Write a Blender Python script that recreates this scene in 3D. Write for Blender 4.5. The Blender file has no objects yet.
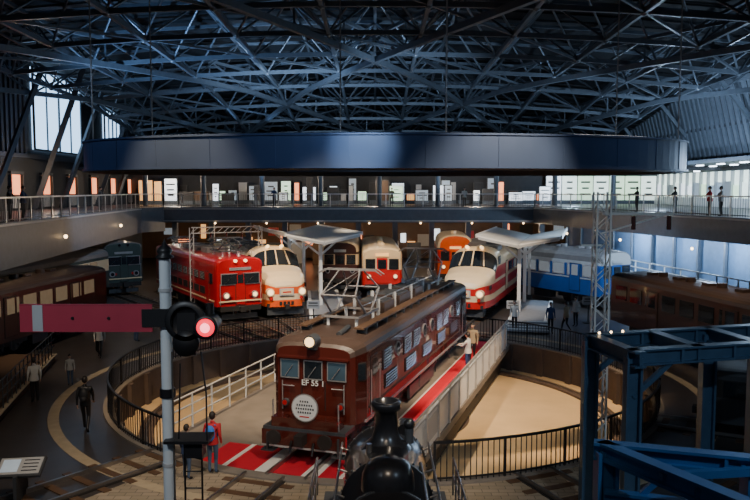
import bpy, math, random
from mathutils import Vector, Matrix
random.seed(7)
pi=math.pi
scene=bpy.context.scene
# ---------------------------------------------------------------- materials
def M(name,col,rough=.5,metal=0.,emit=None,es=0.,var=.25,scale=3.,bump=0.,coat=0.):
    m=bpy.data.materials.new(name); m.use_nodes=True
    nt=m.node_tree; bs=nt.nodes['Principled BSDF']
    bs.inputs['Roughness'].default_value=rough; bs.inputs['Metallic'].default_value=metal
    if coat: bs.inputs['Coat Weight'].default_value=coat
    tc=nt.nodes.new('ShaderNodeTexCoord'); nz=nt.nodes.new('ShaderNodeTexNoise')
    nz.inputs['Scale'].default_value=scale; nz.inputs['Detail'].default_value=4
    nt.links.new(tc.outputs['Object'],nz.inputs['Vector'])
    mx=nt.nodes.new('ShaderNodeMix'); mx.data_type='RGBA'
    mx.inputs[6].default_value=(*[c*(1-var) for c in col],1)
    mx.inputs[7].default_value=(*[min(1,c*(1+var)) for c in col],1)
    nt.links.new(nz.outputs['Fac'],mx.inputs[0]); nt.links.new(mx.outputs[2],bs.inputs['Base Color'])
    if emit:
        bs.inputs['Emission Color'].default_value=(*emit,1); bs.inputs['Emission Strength'].default_value=es
    if bump:
        bp=nt.nodes.new('ShaderNodeBump'); bp.inputs['Strength'].default_value=bump; bp.inputs['Distance'].default_value=.03
        nt.links.new(nz.outputs['Fac'],bp.inputs['Height']); nt.links.new(bp.outputs[0],bs.inputs['Normal'])
    return m
def brickM(name,c1,c2,cm,scale,rough=.5):
    m=bpy.data.materials.new(name); m.use_nodes=True
    nt=m.node_tree; bs=nt.nodes['Principled BSDF']; bs.inputs['Roughness'].default_value=rough
    tc=nt.nodes.new('ShaderNodeTexCoord'); br=nt.nodes.new('ShaderNodeTexBrick')
    br.inputs['Color1'].default_value=(*c1,1); br.inputs['Color2'].default_value=(*c2,1); br.inputs['Mortar'].default_value=(*cm,1)
    br.inputs['Scale'].default_value=scale; br.inputs['Mortar Size'].default_value=.012
    nt.links.new(tc.outputs['Object'],br.inputs['Vector']); nt.links.new(br.outputs['Color'],bs.inputs['Base Color'])
    return m
asphalt=M('asphalt',(.05,.043,.041),.34,var=.45,scale=1.2,bump=.1)
beige=brickM('beige_paving',(.36,.29,.21),(.28,.23,.16),(.12,.1,.07),1.2,.5)
beigeline=M('beige_line',(.42,.34,.23),.6)
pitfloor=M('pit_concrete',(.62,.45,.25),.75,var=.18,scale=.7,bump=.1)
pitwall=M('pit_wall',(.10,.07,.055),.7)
steel=M('steel_rail',(.38,.35,.33),.3,.9)
pansteel=M('pantograph_steel',(.30,.29,.29),.4,.3)
black=M('black_iron',(.012,.012,.014),.42)
blackg=M('black_gloss',(.022,.022,.025),.28,.3,coat=.4)
darkgrey=M('dark_grey',(.05,.055,.062),.5)
undermat=M('underframe',(.02,.017,.016),.6)
brownl=M('brown_loco_paint',(.075,.0125,.008),.24,var=.12,coat=.9)
brownroof=M('loco_roof',(.065,.042,.033),.45)
redl=M('red_loco_paint',(.40,.006,.010),.3,var=.1,coat=.5)
cream=M('cream_paint',(.80,.60,.36),.35,var=.06,coat=.3)
orange=M('orange_red_paint',(.78,.10,.012),.35,var=.08,coat=.3)
redp=M('crimson_paint',(.58,.015,.012),.35,var=.08,coat=.3)
greyroof=M('grey_roof',(.15,.14,.14),.55)
bluep=M('blue_coach_paint',(.010,.085,.30),.3,var=.1,coat=.5)
white=M('white_paint',(.75,.75,.73),.45,var=.05)
offw=M('off_white',(.45,.46,.47),.5,var=.08)
silver=M('silver',(.55,.55,.56),.35,.7)
greenp=M('green_paint',(.04,.06,.055),.45)
brown2=M('old_brown_paint',(.055,.018,.013),.35,var=.15,coat=.4)
glass=M('dark_glass',(.015,.02,.026),.08,.0,coat=.5)
glassw=M('lit_glass',(.2,.17,.12),.2,emit=(1,.7,.4),es=.1)
glassc=M('coach_glass',(.10,.14,.18),.15,emit=(.8,.85,.9),es=.16)
glassb=M('cool_glass',(.05,.09,.13),.12)
lampw=M('lamp_warm',(1,.8,.5),.4,emit=(1,.66,.34),es=8)
lamph=M('headlamp_warm',(1,.8,.5),.4,emit=(1,.6,.25),es=2.6)
lampc=M('lamp_cool',(.8,.9,1),.4,emit=(.75,.88,1),es=8)
lampr=M('lamp_red',(1,.03,.05),.3,emit=(1,.015,.05),es=2.0)
lamprc=M('lamp_red_core',(1,.4,.4),.3,emit=(1,.2,.25),es=4)
taill=M('tail_lamp',(.4,.01,.01),.3)
carpet=M('red_carpet',(.52,.004,.024),.85,var=.1)
deckm=M('bridge_deck',(.20,.175,.15),.6,var=.3,scale=1.5)
trussm=M('truss_steel',(.115,.14,.175),.38,.3)
roofm=M('roof_panel',(.010,.012,.016),.7)
wallm=M('wall_dark',(.035,.037,.043),.7)
wallb=M('wall_blue_grey',(.13,.21,.33),.6)
fasc=M('balcony_fascia',(.10,.125,.16),.45)
slat=M('slat',(.22,.26,.32),.5,.3)
slatd=M('slat_dark',(.06,.07,.09),.6)
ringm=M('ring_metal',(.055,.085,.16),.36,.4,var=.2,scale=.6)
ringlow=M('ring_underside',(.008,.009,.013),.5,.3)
bluest=M('blue_steel',(.06,.12,.20),.38,.35,var=.25)
arm_red=M('semaphore_red',(.42,.04,.07),.45,var=.12)
polem=M('pole_white',(.66,.72,.76),.45,var=.12)
winblue=M('window_daylight',(.5,.7,.9),.3,emit=(.4,.66,1),es=2.8)
floorg=M('gallery_floor',(.08,.08,.09),.4)
wood=M('wood_brown',(.10,.055,.03),.6)
slabm=M('platform_slab',(.22,.23,.25),.5)
def emi(n,c,s): return M(n,c,.5,emit=c,es=s)
e_white=emi('lit_white',(.8,.9,1.0),1.7); e_warm=emi('lit_orange',(1,.30,.12),2.2); e_amber=emi('lit_amber',(1,.5,.18),1.1)
e_blue=emi('lit_blue',(.15,.4,.95),.7); e_green=emi('lit_green',(.6,.85,.6),1.6); e_wall=emi('lit_wall',(.72,.88,.80),1.7); e_dim=emi('lit_dim',(.5,.6,.7),.3)
# ---------------------------------------------------------------- mesh builder
class B:
    def __init__(s): s.v=[];s.f=[];s.m=[];s.sm=[];s.slots=[]
    def mi(s,m):
        if m not in s.slots: s.slots.append(m)
        return s.slots.index(m)
    def add(s,vs,fs,m,smooth=False):
        o=len(s.v); s.v+= [tuple(v) for v in vs]
        for f in fs:
            s.f.append([i+o for i in f]); s.m.append(s.mi(m)); s.sm.append(smooth)
    def box(s,c,d,m,R=None):
        x,y,z=d[0]/2,d[1]/2,d[2]/2; c=Vector(c)
        vs=[Vector((a,b,e)) for a in(-x,x) for b in(-y,y) for e in(-z,z)]
        if R: vs=[R@v for v in vs]
        s.add([v+c for v in vs],[(0,1,3,2),(4,6,7,5),(0,4,5,1),(2,3,7,6),(0,2,6,4),(1,5,7,3)],m)
    def beam(s,p0,p1,w,h,m):
        p0=Vector(p0);p1=Vector(p1);d=p1-p0;L=d.length
        if L<1e-6:return
        R=d.to_track_quat('X','Z').to_matrix()
        s.box((p0+p1)/2,(L,w,h),m,R)
    def cyl(s,p0,p1,r,m,r1=None,n=10,caps=True,smooth=True):
        p0=Vector(p0);p1=Vector(p1);r1=r if r1 is None else r1
        R=(p1-p0).to_track_quat('Z','Y').to_matrix()
        vs=[]
        for p,q in((p0,r),(p1,r1)):
            for k in range(n):
                a=2*pi*k/n; vs.append(p+R@Vector((q*math.cos(a),q*math.sin(a),0)))
        s.add(vs,[(k,(k+1)%n,n+(k+1)%n,n+k) for k in range(n)],m,smooth)
        if caps: s.add(vs,[tuple(range(n-1,-1,-1)),tuple(range(n,2*n))],m)
    def lathe(s,o,ax,prof,m,n=16,smooth=True):
        o=Vector(o);R=Vector(ax).to_track_quat('Z','Y').to_matrix();vs=[]
        for t,r in prof:
            for k in range(n):
                a=2*pi*k/n; vs.append(o+R@Vector((r*math.cos(a),r*math.sin(a),t)))
        fs=[(i*n+k,i*n+(k+1)%n,(i+1)*n+(k+1)%n,(i+1)*n+k) for i in range(len(prof)-1) for k in range(n)]
        s.add(vs,fs,m,smooth)
    def sph(s,c,r,m,n=12,sc=(1,1,1)):
        c=Vector(c);vs=[];h=n//2
        for i in range(h+1):
            t=pi*i/h
            for k in range(n):
                a=2*pi*k/n; vs.append(c+Vector((r*sc[0]*math.sin(t)*math.cos(a),r*sc[1]*math.sin(t)*math.sin(a),r*sc[2]*math.cos(t))))
        s.add(vs,[(i*n+k,(i+1)*n+k,(i+1)*n+(k+1)%n,i*n+(k+1)%n) for i in range(h) for k in range(n)],m,True)
    def poly(s,pts,m): s.add(pts,[tuple(range(len(pts)))],m)
    def prism(s,pts2,z0,z1,m):
        n=len(pts2); vs=[(p[0],p[1],z0) for p in pts2]+[(p[0],p[1],z1) for p in pts2]
        s.add(vs,[(k,(k+1)%n,n+(k+1)%n,n+k) for k in range(n)]+[tuple(range(n-1,-1,-1)),tuple(range(n,2*n))],m)
    def arcband(s,c,r0,r1,a0,a1,z0,z1,m,n=96):
        full=abs(a1-a0-2*pi)<1e-4; vs=[]
        for k in range(n+1):
            a=a0+(a1-a0)*k/n; ca,sa=math.cos(a),math.sin(a)
            vs+=[(c[0]+r0*ca,c[1]+r0*sa,z0),(c[0]+r1*ca,c[1]+r1*sa,z0),(c[0]+r1*ca,c[1]+r1*sa,z1),(c[0]+r0*ca,c[1]+r0*sa,z1)]
        fs=[]
        for k in range(n):
            i=4*k;j=4*k+4
            for q in range(4): fs.append((i+q,i+(q+1)%4,j+(q+1)%4,j+q))
        if not full: fs+=[(0,1,2,3),(4*n+3,4*n+2,4*n+1,4*n)]
        s.add(vs,fs,m)
    def build(s,name,loc=(0,0,0),rz=0.,parent=None):
        me=bpy.data.meshes.new(name); me.from_pydata(s.v,[],s.f)
        for m in s.slots: me.materials.append(m)
        me.polygons.foreach_set('material_index',s.m); me.polygons.foreach_set('use_smooth',s.sm)
        me.update(); 
        ob=bpy.data.objects.new(name,me); scene.collection.objects.link(ob)
        ob.location=loc; ob.rotation_euler=(0,0,rz)
        if parent: ob.parent=parent
        return ob
# ---------------------------------------------------------------- layout constants
C=(0.3,29.0); RP=10.0
BT=Vector((.316,.949,0)); BN=Vector((.949,-.316,0))
# ---------------------------------------------------------------- camera
cam=bpy.data.cameras.new('camera'); co=bpy.data.objects.new('camera',cam); scene.collection.objects.link(co)
cam.sensor_width=36; cam.lens=36; cam.clip_end=400
co.location=(0,0,7.6); co.rotation_euler=(pi/2-math.atan(.08),0,0); scene.camera=co
# ---------------------------------------------------------------- floor, pit
b=B(); n=96; vs=[];rad=[RP,14,24,45,110]
for r in rad:
    for k in range(n):
        a=2*pi*k/n; vs.append((C[0]+r*math.cos(a),C[1]+r*math.sin(a),0))
b.add(vs,[(i*n+k,(i+1)*n+k,(i+1)*n+(k+1)%n,i*n+(k+1)%n) for i in range(4) for k in range(n)],asphalt)
b.build('floor')
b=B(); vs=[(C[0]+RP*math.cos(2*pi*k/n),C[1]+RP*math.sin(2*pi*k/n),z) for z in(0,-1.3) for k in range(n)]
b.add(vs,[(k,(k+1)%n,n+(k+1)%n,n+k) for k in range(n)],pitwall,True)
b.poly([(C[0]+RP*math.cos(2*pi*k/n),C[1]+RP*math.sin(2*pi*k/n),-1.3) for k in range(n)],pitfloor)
b.arcband(C,RP-.02,RP+.35,0,2*pi,0.0,.06,deckm)
b.arcband(C,8.9,9.0,0,2*pi,-1.3,-1.12,steel); b.arcband(C,8.7,9.2,0,2*pi,-1.3,-1.2,pitwall)
b.arcband(C,3.2,3.4,0,2*pi,-1.3,-1.27,pitwall)
for k in range(36):
    a=2*pi*k/36; b.box((C[0]+(RP-.08)*math.cos(a),C[1]+(RP-.08)*math.sin(a),-.65),(.16,.3,1.3),pitwall,Matrix.Rotation(a,3,'Z'))
b.build('turntable_pit')
b=B()
b.arcband(C,11.75,12.1,0,2*pi,0,.012,beigeline)
b.arcband(C,10.35,11.75,math.radians(228),math.radians(318),0,.01,beige)
b.arcband(C,12.1,16.5,math.radians(236),math.radians(300),0,.01,beige)
b.build('paving_band')
def arcfence(name,a0,a1,h=1.1,mat=black,step=.16):
    b=B(); R=RP+.18; n=int((a1-a0)*R/step)
    prev=None
    for k in range(n+1):
        a=a0+(a1-a0)*k/n; p=Vector((C[0]+R*math.cos(a),C[1]+R*math.sin(a),0))
        post=(k%12==0)
        b.box(p+Vector((0,0,.03+h/2)),(.06 if post else .022,)*2+(h,),mat,Matrix.Rotation(a,3,'Z'))
        if prev is not None:
            b.beam(prev+Vector((0,0,h)),p+Vector((0,0,h)),.07,.06,mat)
            b.beam(prev+Vector((0,0,.15)),p+Vector((0,0,.15)),.04,.04,mat)
        prev=p
    return b.build(name)
d=math.radians
arcfence('pit_fence',d(277),d(338)); arcfence('pit_fence',d(160),d(233)); arcfence('pit_fence',d(88),d(160)); arcfence('pit_fence',d(-20),d(60))
br=B()
def P(s_,n_,z=0.): 
    v=Vector((.35,28.75,0))+BT*s_+BN*n_; return Vector((v.x,v.y,z))
RB=Matrix((( BT.x,-BN.x,0),(BT.y,-BN.y,0),(0,0,1)))
def bbox(s0,s1,n0,n1,z0,z1,m): br.box(P((s0+s1)/2,(n0+n1)/2,(z0+z1)/2),(s1-s0,abs(n1-n0),z1-z0),m,RB)
bbox(-9.6,9.6,-1.6,3.5,-.25,0.0,deckm); bbox(-8.6,8.6,-4.4,-1.6,-.25,0.0,deckm)
for nn in(-1.1,1.5,-3.6,3.1): bbox(-8.4,8.4,nn-.15,nn+.15,-1.05,-.25,undermat)
for s_ in range(-8,9,2): bbox(s_-.1,s_+.1,-4.3,3.3,-.6,-.26,undermat)
N0=.45
bbox(-9.4,9.6,1.85,3.25,0,.02,carpet)
bbox(-9.6,-7.8,-2.4,1.85,.0,.018,carpet)
for n0,ww in((-1.65,.14),(-.6,.45),(.75,.45),(1.75,.12)): bbox(-9.65,-7.75,n0,n0+ww,.018,.026,white)
bbox(-7.8,9,1.78,1.85,.0,.022,white)
for nn in(-.56,.56): bbox(-9.9,9.9,N0+nn-.035,N0+nn+.035,0,.13,steel)
bbox(-8.3,9.0,3.35,3.43,0,1.05,white); bbox(-8.3,9.0,3.3,3.48,1.05,1.12,offw)
for k in range(12):
    bbox(-8.3+k*1.5,-8.24+k*1.5,3.43,3.5,0,1.25,silver)
    bbox(-8.3+k*1.5,-8.24+k*1.5,3.33,3.36,0,1.05,offw)
bbox(-8.3,9.0,3.44,3.5,1.25,1.3,silver)
bbox(-7.2,-5.2,3.435,3.45,.2,.9,offw)
for k in range(14):
    br.cyl(P(-8+k*1.2,-4.3,0),P(-8+k*1.2,-4.3,1.1),.035,white,n=6)
for z in(.4,.75,1.1): br.cyl(P(-8,-4.3,z),P(7.6,-4.3,z),.028,white,n=6)
br.build('turntable_bridge')
# ---------------------------------------------------------------- train helpers
def section(x,w,levels,zt,zr,n=10,p=.75):
    pts=[(x,-w/2,min(z,zt)) for z in levels]
    for k in range(1,n):
        a=pi*k/n;c=math.cos(a)
        pts.append((x,-w/2*math.copysign(abs(c)**p,c),zt+(zr-zt)*math.sin(a)**p))
    pts+=[(x,w/2,min(z,zt)) for z in reversed(levels)]
    return pts
def body(b,secs,levels,bands,roof,n=10,p=.75,over=None,cap=True):
    rings=[section(x,w,levels,zt,zr,n,p) for x,w,zt,zr in secs]; N=len(rings[0]);nl=len(levels)
    for i in range(len(rings)-1):
        A,Bq=rings[i],rings[i+1]
        for j in range(N-1):
            jj=j if j<nl-1 else (N-2-j if N-2-j<nl-1 else -1)
            m=bands[jj] if jj>=0 else roof
            if over: m=over(i,j,jj,m) or m
            b.add([A[j],A[j+1],Bq[j+1],Bq[j]],[(0,3,2,1)],m,jj<0)
        b.add([A[0],A[-1],Bq[-1],Bq[0]],[(0,1,2,3)],undermat)
    for R_ in((rings[0],rings[-1]) if cap else ()):
        for j in range(nl-1): b.add([R_[j],R_[j+1],R_[N-2-j],R_[N-1-j]],[(0,1,2,3)],bands[j])
        b.poly(R_[nl-1:N-nl+1],bands[-1] if nl>1 else roof)
def bogie(b,x,r=.43,nw=2,sp=2.1):
    for k in range(nw):
        xx=x+(k-(nw-1)/2)*sp
        for y in(-.56,.56):
            b.cyl((xx,y-.07,r+.13),(xx,y+.07,r+.13),r,undermat,n=20); 
            b.cyl((xx,y*1.35,r+.13),(xx,y*1.6,r+.13),.13,darkgrey,n=10)
        b.cyl((xx,-.6,r+.13),(xx,.6,r+.13),.08,steel,n=8)
    L=(nw-1)*sp+1.1
    for y in(-.86,.86):
        b.box((x,y,r+.2),(L,.12,.22),undermat); 
        for q in(-.3,.3): b.cyl((x+q,y,.35),(x+q,y,.75),.1,darkgrey,n=8)
    b.box((x,0,r+.35),(1.0,1.7,.3),undermat)
def panto(b,x,z,h=.9,m=darkgrey,k=1.):
    for y in(-.62,.62):
        b.cyl((x-.8,y*.8,z-.1),(x-.8,y*.8,z+.2),.06,white,n=8); b.cyl((x+.8,y*.8,z-.1),(x+.8,y*.8,z+.2),.06,white,n=8)
        b.beam((x-1,y,z+.22),(x+1,y,z+.22),.07,.07,m)
        for sx in(-1,1):
            b.cyl((x+sx*.25,y,z+.25),(x+sx*1.15,y*.95,z+.25+h*.5),.03*k,m,n=6)
            b.cyl((x+sx*1.15,y*.95,z+.25+h*.5),(x+sx*.15,y*.6,z+.25+h),.022*k,m,n=6)
    for sx in(-1,1):
        b.cyl((x+sx*1.15,-.6,z+.25+h*.5),(x+sx*1.15,.6,z+.25+h*.5),.025*k,m,n=6)
        b.cyl((x+sx*1.15,-.6,z+.25+h*.5),(x+sx*.15,.37,z+.25+h),.012*k,m,n=5)
        b.beam((x+sx*.15,-.9,z+.27+h),(x+sx*.15,.9,z+.27+h),.06,.05,m)
        b.beam((x+sx*.9,-.62,z+.22),(x+sx*.9,.62,z+.22),.07,.07,m)
        for y in(-.9,.9): b.cyl((x+sx*.15,y*1.0,z+.27+h),(x+sx*.15,y*1.25,z+.12+h),.02*k,m,n=5)
def underframe(b,L,w,zb=1.1):
    b.box((-L/2,0,zb-.12),(L-.3,w*.8,.22),undermat)
    x=-5
    while x>-L+5:
        b.box((x,w*.3,zb-.45),(1.3,.5,.5),darkgrey); b.box((x-.6,-w*.3,zb-.45),(1.6,.5,.5),darkgrey); x-=2.6
def front_gear(b,w,x=0.05,z=.95):
    b.box((x+.12,0,z-.1),(.35,.28,.26),darkgrey); b.box((x+.33,0,z-.1),(.14,.34,.32),undermat)
    b.box((x-.05,0,z-.1),(.15,w*.85,.28),undermat)
    for y in(-.5,.5): b.cyl((x+.05,y,z-.1),(x+.15,y,z-.45),.03,black,n=6)
    b.box((x-.25,0,.38),(.08,w*.75,.3),darkgrey)
def place(b,name,front,face):
    return b.build(name,(front[0],front[1],0.0),math.atan2(face[1],face[0]))
def toC(p): v=Vector((C[0]-p[0],C[1]-p[1])); v.normalize(); return v
def side_windows(b,x0,x1,z,h,ww,gap,w,mat=glass,frame=None):
    x=x0
    while x-ww>x1:
        for y in(-1,1):
            if frame: b.box((x-ww/2,y*(w/2+.004),z),(ww+.1,.03,h+.1),frame)
            b.box((x-ww/2,y*(w/2+.012),z),(ww,.03,h),mat)
        x-=ww+gap
# ---- main brown electric locomotive
b=B(); L=15.3;w=2.95;hw=w/2
lv=[1.05,1.3,1.5,2.9,3.2]
secs=[(0,2.35,3.12,3.4),(-.1,2.6,3.16,3.5),(-.6,w,3.2,3.6)]+[(-x,w,3.2,3.62) for x in(1.6,7.6,13.7)]+[(-L+.6,w,3.2,3.6),(-L+.1,2.6,3.16,3.5),(-L,2.35,3.12,3.4)]
body(b,secs,lv,[brownl]*4,brownroof,12,.55)
b.box((-L/2,0,1.07),(L-1,w+.06,.08),silver); 
for sgn,x0 in((1,0),(-1,-L)):
    b.box((x0+sgn*.35,0,1.0),(.8,2.6,.12),darkgrey); b.box((x0+sgn*.45,0,1.2),(.5,2.1,.3),brownl)
    b.box((x0+sgn*.72,0,.72),(.12,2.65,.5),brownl); b.box((x0+sgn*.79,0,.49),(.02,2.65,.05),offw)
    for y in(-.8,.8):
        b.cyl((x0+sgn*.75,y,.85),(x0+sgn*1.05,y,.85),.07,darkgrey,n=10); b.cyl((x0+sgn*1.02,y,.85),(x0+sgn*1.08,y,.85),.22,undermat,n=16)
        b.beam((x0+sgn*.7,y*1.4,.9),(x0+sgn*.7,y*1.4,.35),.05,.3,darkgrey); b.box((x0+sgn*.72,y*1.4,.35),(.3,.4,.05),darkgrey)
        b.cyl((x0+sgn*.6,y*1.3,1.05),(x0+sgn*.6,y*1.3,1.85),.022,silver,n=6)
    b.box((x0+sgn*.95,0,.82),(.35,.26,.3),undermat)
    b.cyl((x0+sgn*.8,.35,.7),(x0+sgn*.95,.35,.35),.04,black,n=6); b.cyl((x0+sgn*.8,-.35,.7),(x0+sgn*.95,-.35,.35),.04,black,n=6)
for y in(-.76,0,.76):
    b.box((.0,y,2.68),(.05,.66,.62),brownl); b.box((.02,y,2.68),(.05,.55,.52),glassb if y else glass); b.cyl((.06,y-.15,2.45),(.06,y+.1,2.8),.012,silver,n=5)
    for sx in(-.29,.29): b.box((.03,y+sx,2.68),(.04,.03,.58),silver)
    for sz in(-.28,.28): b.box((.03,y,2.68+sz),(.04,.6,.03),silver)
for sy in(-1,1):
    R=Matrix.Rotation(sy*.95,3,'Z')
    b.box((-.33,sy*1.395,2.65),(.05,.34,.56),undermat,R); b.box((-.32,sy*1.41,2.65),(.05,.26,.48),glass,R)
b.box((.03,0,3.05),(.14,2.3,.06),brownl)
b.cyl((-.1,0,3.6),(.28,0,3.6),.2,darkgrey,n=18); b.cyl((.28,0,3.6),(.3,0,3.6),.15,lamph,n=18); b.box((-.0,0,3.43),(.25,.3,.2),darkgrey)
for y in(-.9,.9):
    b.cyl((.0,y,1.62),(.12,y,1.62),.11,darkgrey,n=14); b.cyl((.12,y,1.62),(.13,y,1.62),.08,taill,n=14)
b.cyl((.05,.05,1.72),(.72,.05,1.72),.03,silver,n=6); b.cyl((.72,.05,1.72),(.76,.05,1.72),.42,silver,n=28); b.cyl((.755,.05,1.72),(.77,.05,1.72),.39,white,n=28)
for k,(zz,ww) in enumerate(((.2,.3),(.09,.5),(-.02,.56),(-.13,.44))):
    q=-ww/2
    while q<ww/2: b.box((.775,.05+q+.03,1.72+zz),(.008,.04,.055),darkgrey); q+=.075
b.box((.775,.05,1.46),(.008,.3,.03),redp)
for y in(-1.05,1.05): b.cyl((.06,y*.95,1.4),(.06,y*.95,2.3),.018,silver,n=6)
b.cyl((.06,-1.0,2.15),(.06,-.6,2.15),.018,silver,n=6);b.cyl((.06,1.0,2.15),(.06,.6,2.15),.018,silver,n=6)
for y in(-.38,.38): b.box((.01,y,1.9),(.03,.02,.9),undermat)
for sy in(-1,1):
    y=sy*(hw+.005)
    for x0 in(-1.25,-L+1.25):
        b.box((x0,y,2.1),(.62,.03,1.8),undermat); b.box((x0,y+sy*.01,2.1),(.56,.03,1.74),brownl); b.box((x0,y+sy*.02,2.6),(.4,.03,.5),glass)
        for q in(-.4,.4): b.cyl((x0+q,y+sy*.05,1.2),(x0+q,y+sy*.05,2.6),.02,silver,n=6)
        for q in(.55,.85): b.box((x0,y-sy*.12,q-.1),(.5,.22,.04),darkgrey)
    for k in range(10):
        xx=-2.5-k*1.14
        if k in(1,4,5,8):
            b.cyl((xx,y-sy*.02,2.65),(xx,y+sy*.03,2.65),.27,silver,n=20); b.cyl((xx,y,2.65),(xx,y+sy*.035,2.65),.23,glass,n=20)
        else:
            b.box((xx,y,2.6),(.9,.03,.66),undermat)
            for q in range(7): b.box((xx,y+sy*.02,2.32+q*.095),(.84,.05,.03),brownl,Matrix.Rotation(sy*.5,3,'X'))
        if k%2==0:
            b.box((xx-.4,y,1.85),(1.3,.03,.5),undermat)
            for q in range(5): b.box((xx-.4,y+sy*.02,1.66+q*.095),(1.24,.05,.03),brownl,Matrix.Rotation(sy*.5,3,'X'))
    b.box((-L/2,y,1.42),(L-1.6,.03,.05),brownroof); b.box((-L/2,y,3.2),(L-1.4,.06,.05),brownroof)
for sy in(-.95,.95):
    b.box((-L/2,sy,3.76),(L-2.6,.34,.05),wood)
    for k in range(13): b.box((-1.6-k*1.0,sy,3.64),(.06,.34,.2),darkgrey)
for k,(x,s) in enumerate(((-5.6,1.2),(-7.6,1.5),(-9.6,1.2))): 
    b.box((x,0,3.8),(s,1.1,.4),brownroof); b.box((x,0,4.02),(s*.9,.9,.06),darkgrey)
b.box((-L/2,.0,3.95),(3.5,.06,.06),steel)
b.cyl((-.9,.45,3.62),(-1.7,.45,3.72),.09,darkgrey,n=10)
for x in(-4.6,-6.5,-8.7,-10.5):
    for y in(-.45,.45): b.cyl((x,y,3.6),(x,y,4.2),.07,offw,n=8)
b.cyl((-3,.45,4.2),(-12,.45,4.2),.025,steel,n=6)
panto(b,-3.1,3.72,1.45,pansteel,1.35); panto(b,-12.2,3.72,1.45,pansteel,1.35)
underframe(b,L,2.6); 
for x in(-1.2,-L+1.2): bogie(b,x,.36,1)
for x in(-4.3,-L+4.3): bogie(b,x,.52,3,1.55)
for sy in(-1,1):
    for x in range(5): b.beam((-2.2-x*2.5,sy*1.25,1.05),(-2.2-x*2.5,sy*1.25,.3),.04,.04,darkgrey)
    b.box((-L/2,sy*1.2,.45),(3.5,.1,.5),darkgrey)
fp=P(-8.0,N0)
loco=b.build('electric_locomotive',(fp.x,fp.y,.0),math.atan2(-BT.y,-BT.x)); loco.scale=(1,.95,.93)
cu=bpy.data.curves.new('number_plate','FONT'); cu.body='EF 55 1'; cu.size=.25; cu.extrude=.01; cu.align_x='CENTER'; cu.align_y='CENTER'
t=bpy.data.objects.new('number_plate',cu); scene.collection.objects.link(t); t.parent=loco; t.location=(.04,0,2.27); t.rotation_euler=(pi/2,0,pi/2); cu.materials.append(white)
# ---- red electric locomotive
def box_loco(name,front,face,L,pm,roof,h=3.5,stripe=None,lit=True,pan=True,w=2.85):
    b=B(); lv=[1.0,1.25,1.4,2.1,2.95,h-.35]
    bands=[silver if stripe else pm,pm,pm,pm,pm]
    secs=[(0,w-.35,h-.35,h-.02),(-.1,w-.1,h-.35,h+.02),(-.4,w,h-.35,h+.05),(-L/2,w,h-.35,h+.05),(-L+.4,w,h-.35,h+.05),(-L+.1,w-.1,h-.35,h+.02),(-L,w-.35,h-.35,h-.02)]
    body(b,secs,lv,bands,roof,10,.6)
    for y in(-.66,.66):
        b.box((.01,y,2.55),(.05,1.0,.66),silver); b.box((.03,y,2.55),(.05,.9,.56),glass); b.cyl((.06,y-.3,2.28),(.06,y+.1,2.65),.012,black,n=5)
    b.box((.02,0,1.95),(.04,.6,1.8),undermat); b.box((.03,0,1.95),(.04,.54,1.74),pm); b.box((.05,0,2.55),(.03,.34,.5),glass)
    for y in(-.85,.85):
        b.cyl((.0,y,1.62),(.1,y,1.62),.2,silver,n=16); b.cyl((.1,y,1.62),(.11,y,1.62),.13,lamph if lit else glass,n=16)
        b.cyl((.0,y*.72,1.62),(.08,y*.72,1.62),.09,taill,n=12)
        b.cyl((.05,y*1.42,1.1),(.05,y*1.42,2.3),.02,silver,n=6)
    b.box((.0,0,3.12),(.06,1.3,.16),silver); b.box((.04,0,1.28),(.05,w-.3,.08),cream)
    for y in(-.3,.3): b.cyl((0,y,h-.12),(.12,y,h-.12),.09,lamph if lit else glass,n=12)
    for sy in(-1,1):
        y=sy*(w/2+.005)
        b.box((-.9,y,2.55),(.5,.03,.6),glass); b.box((-1.55,y,2.05),(.55,.03,1.75),undermat); b.box((-1.55,y+sy*.01,2.05),(.49,.03,1.69),pm)
        x=-2.5
        while x>-L+2.2:
            b.box((x,y,2.6),(.8,.03,.45),undermat)
            for q in range(5): b.box((x,y+sy*.02,2.43+q*.085),(.78,.04,.03),silver)
            b.box((x,y,1.75),(.9,.03,.4),undermat); x-=1.15
        b.box((-L/2,y,1.28),(L-.8,.03,.07),cream)
    for x in(-L*.35,-L*.5,-L*.65): b.box((x,0,h+.2),(1.1,1.2,.3),greyroof)
    if pan: panto(b,-2.4,h+.1,.7); panto(b,-L+2.4,h+.1,.3)
    underframe(b,L,w-.1,1.0); front_gear(b,w)
    bogie(b,-2.6,.5,2,2.3); bogie(b,-L/2,.5,2,2.3); bogie(b,-L+2.6,.5,2,2.3)
    return place(b,name,front,face)
box_loco('red_electric_locomotive',(-7.7,42.6),toC((-7.7,42.6)),13.5,redl,redl,3.7)
box_loco('dark_electric_locomotive',(-18.0,53.5),toC((-18.0,53.5)),9,greenp,greyroof,3.8,lit=False,pan=False)
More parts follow.
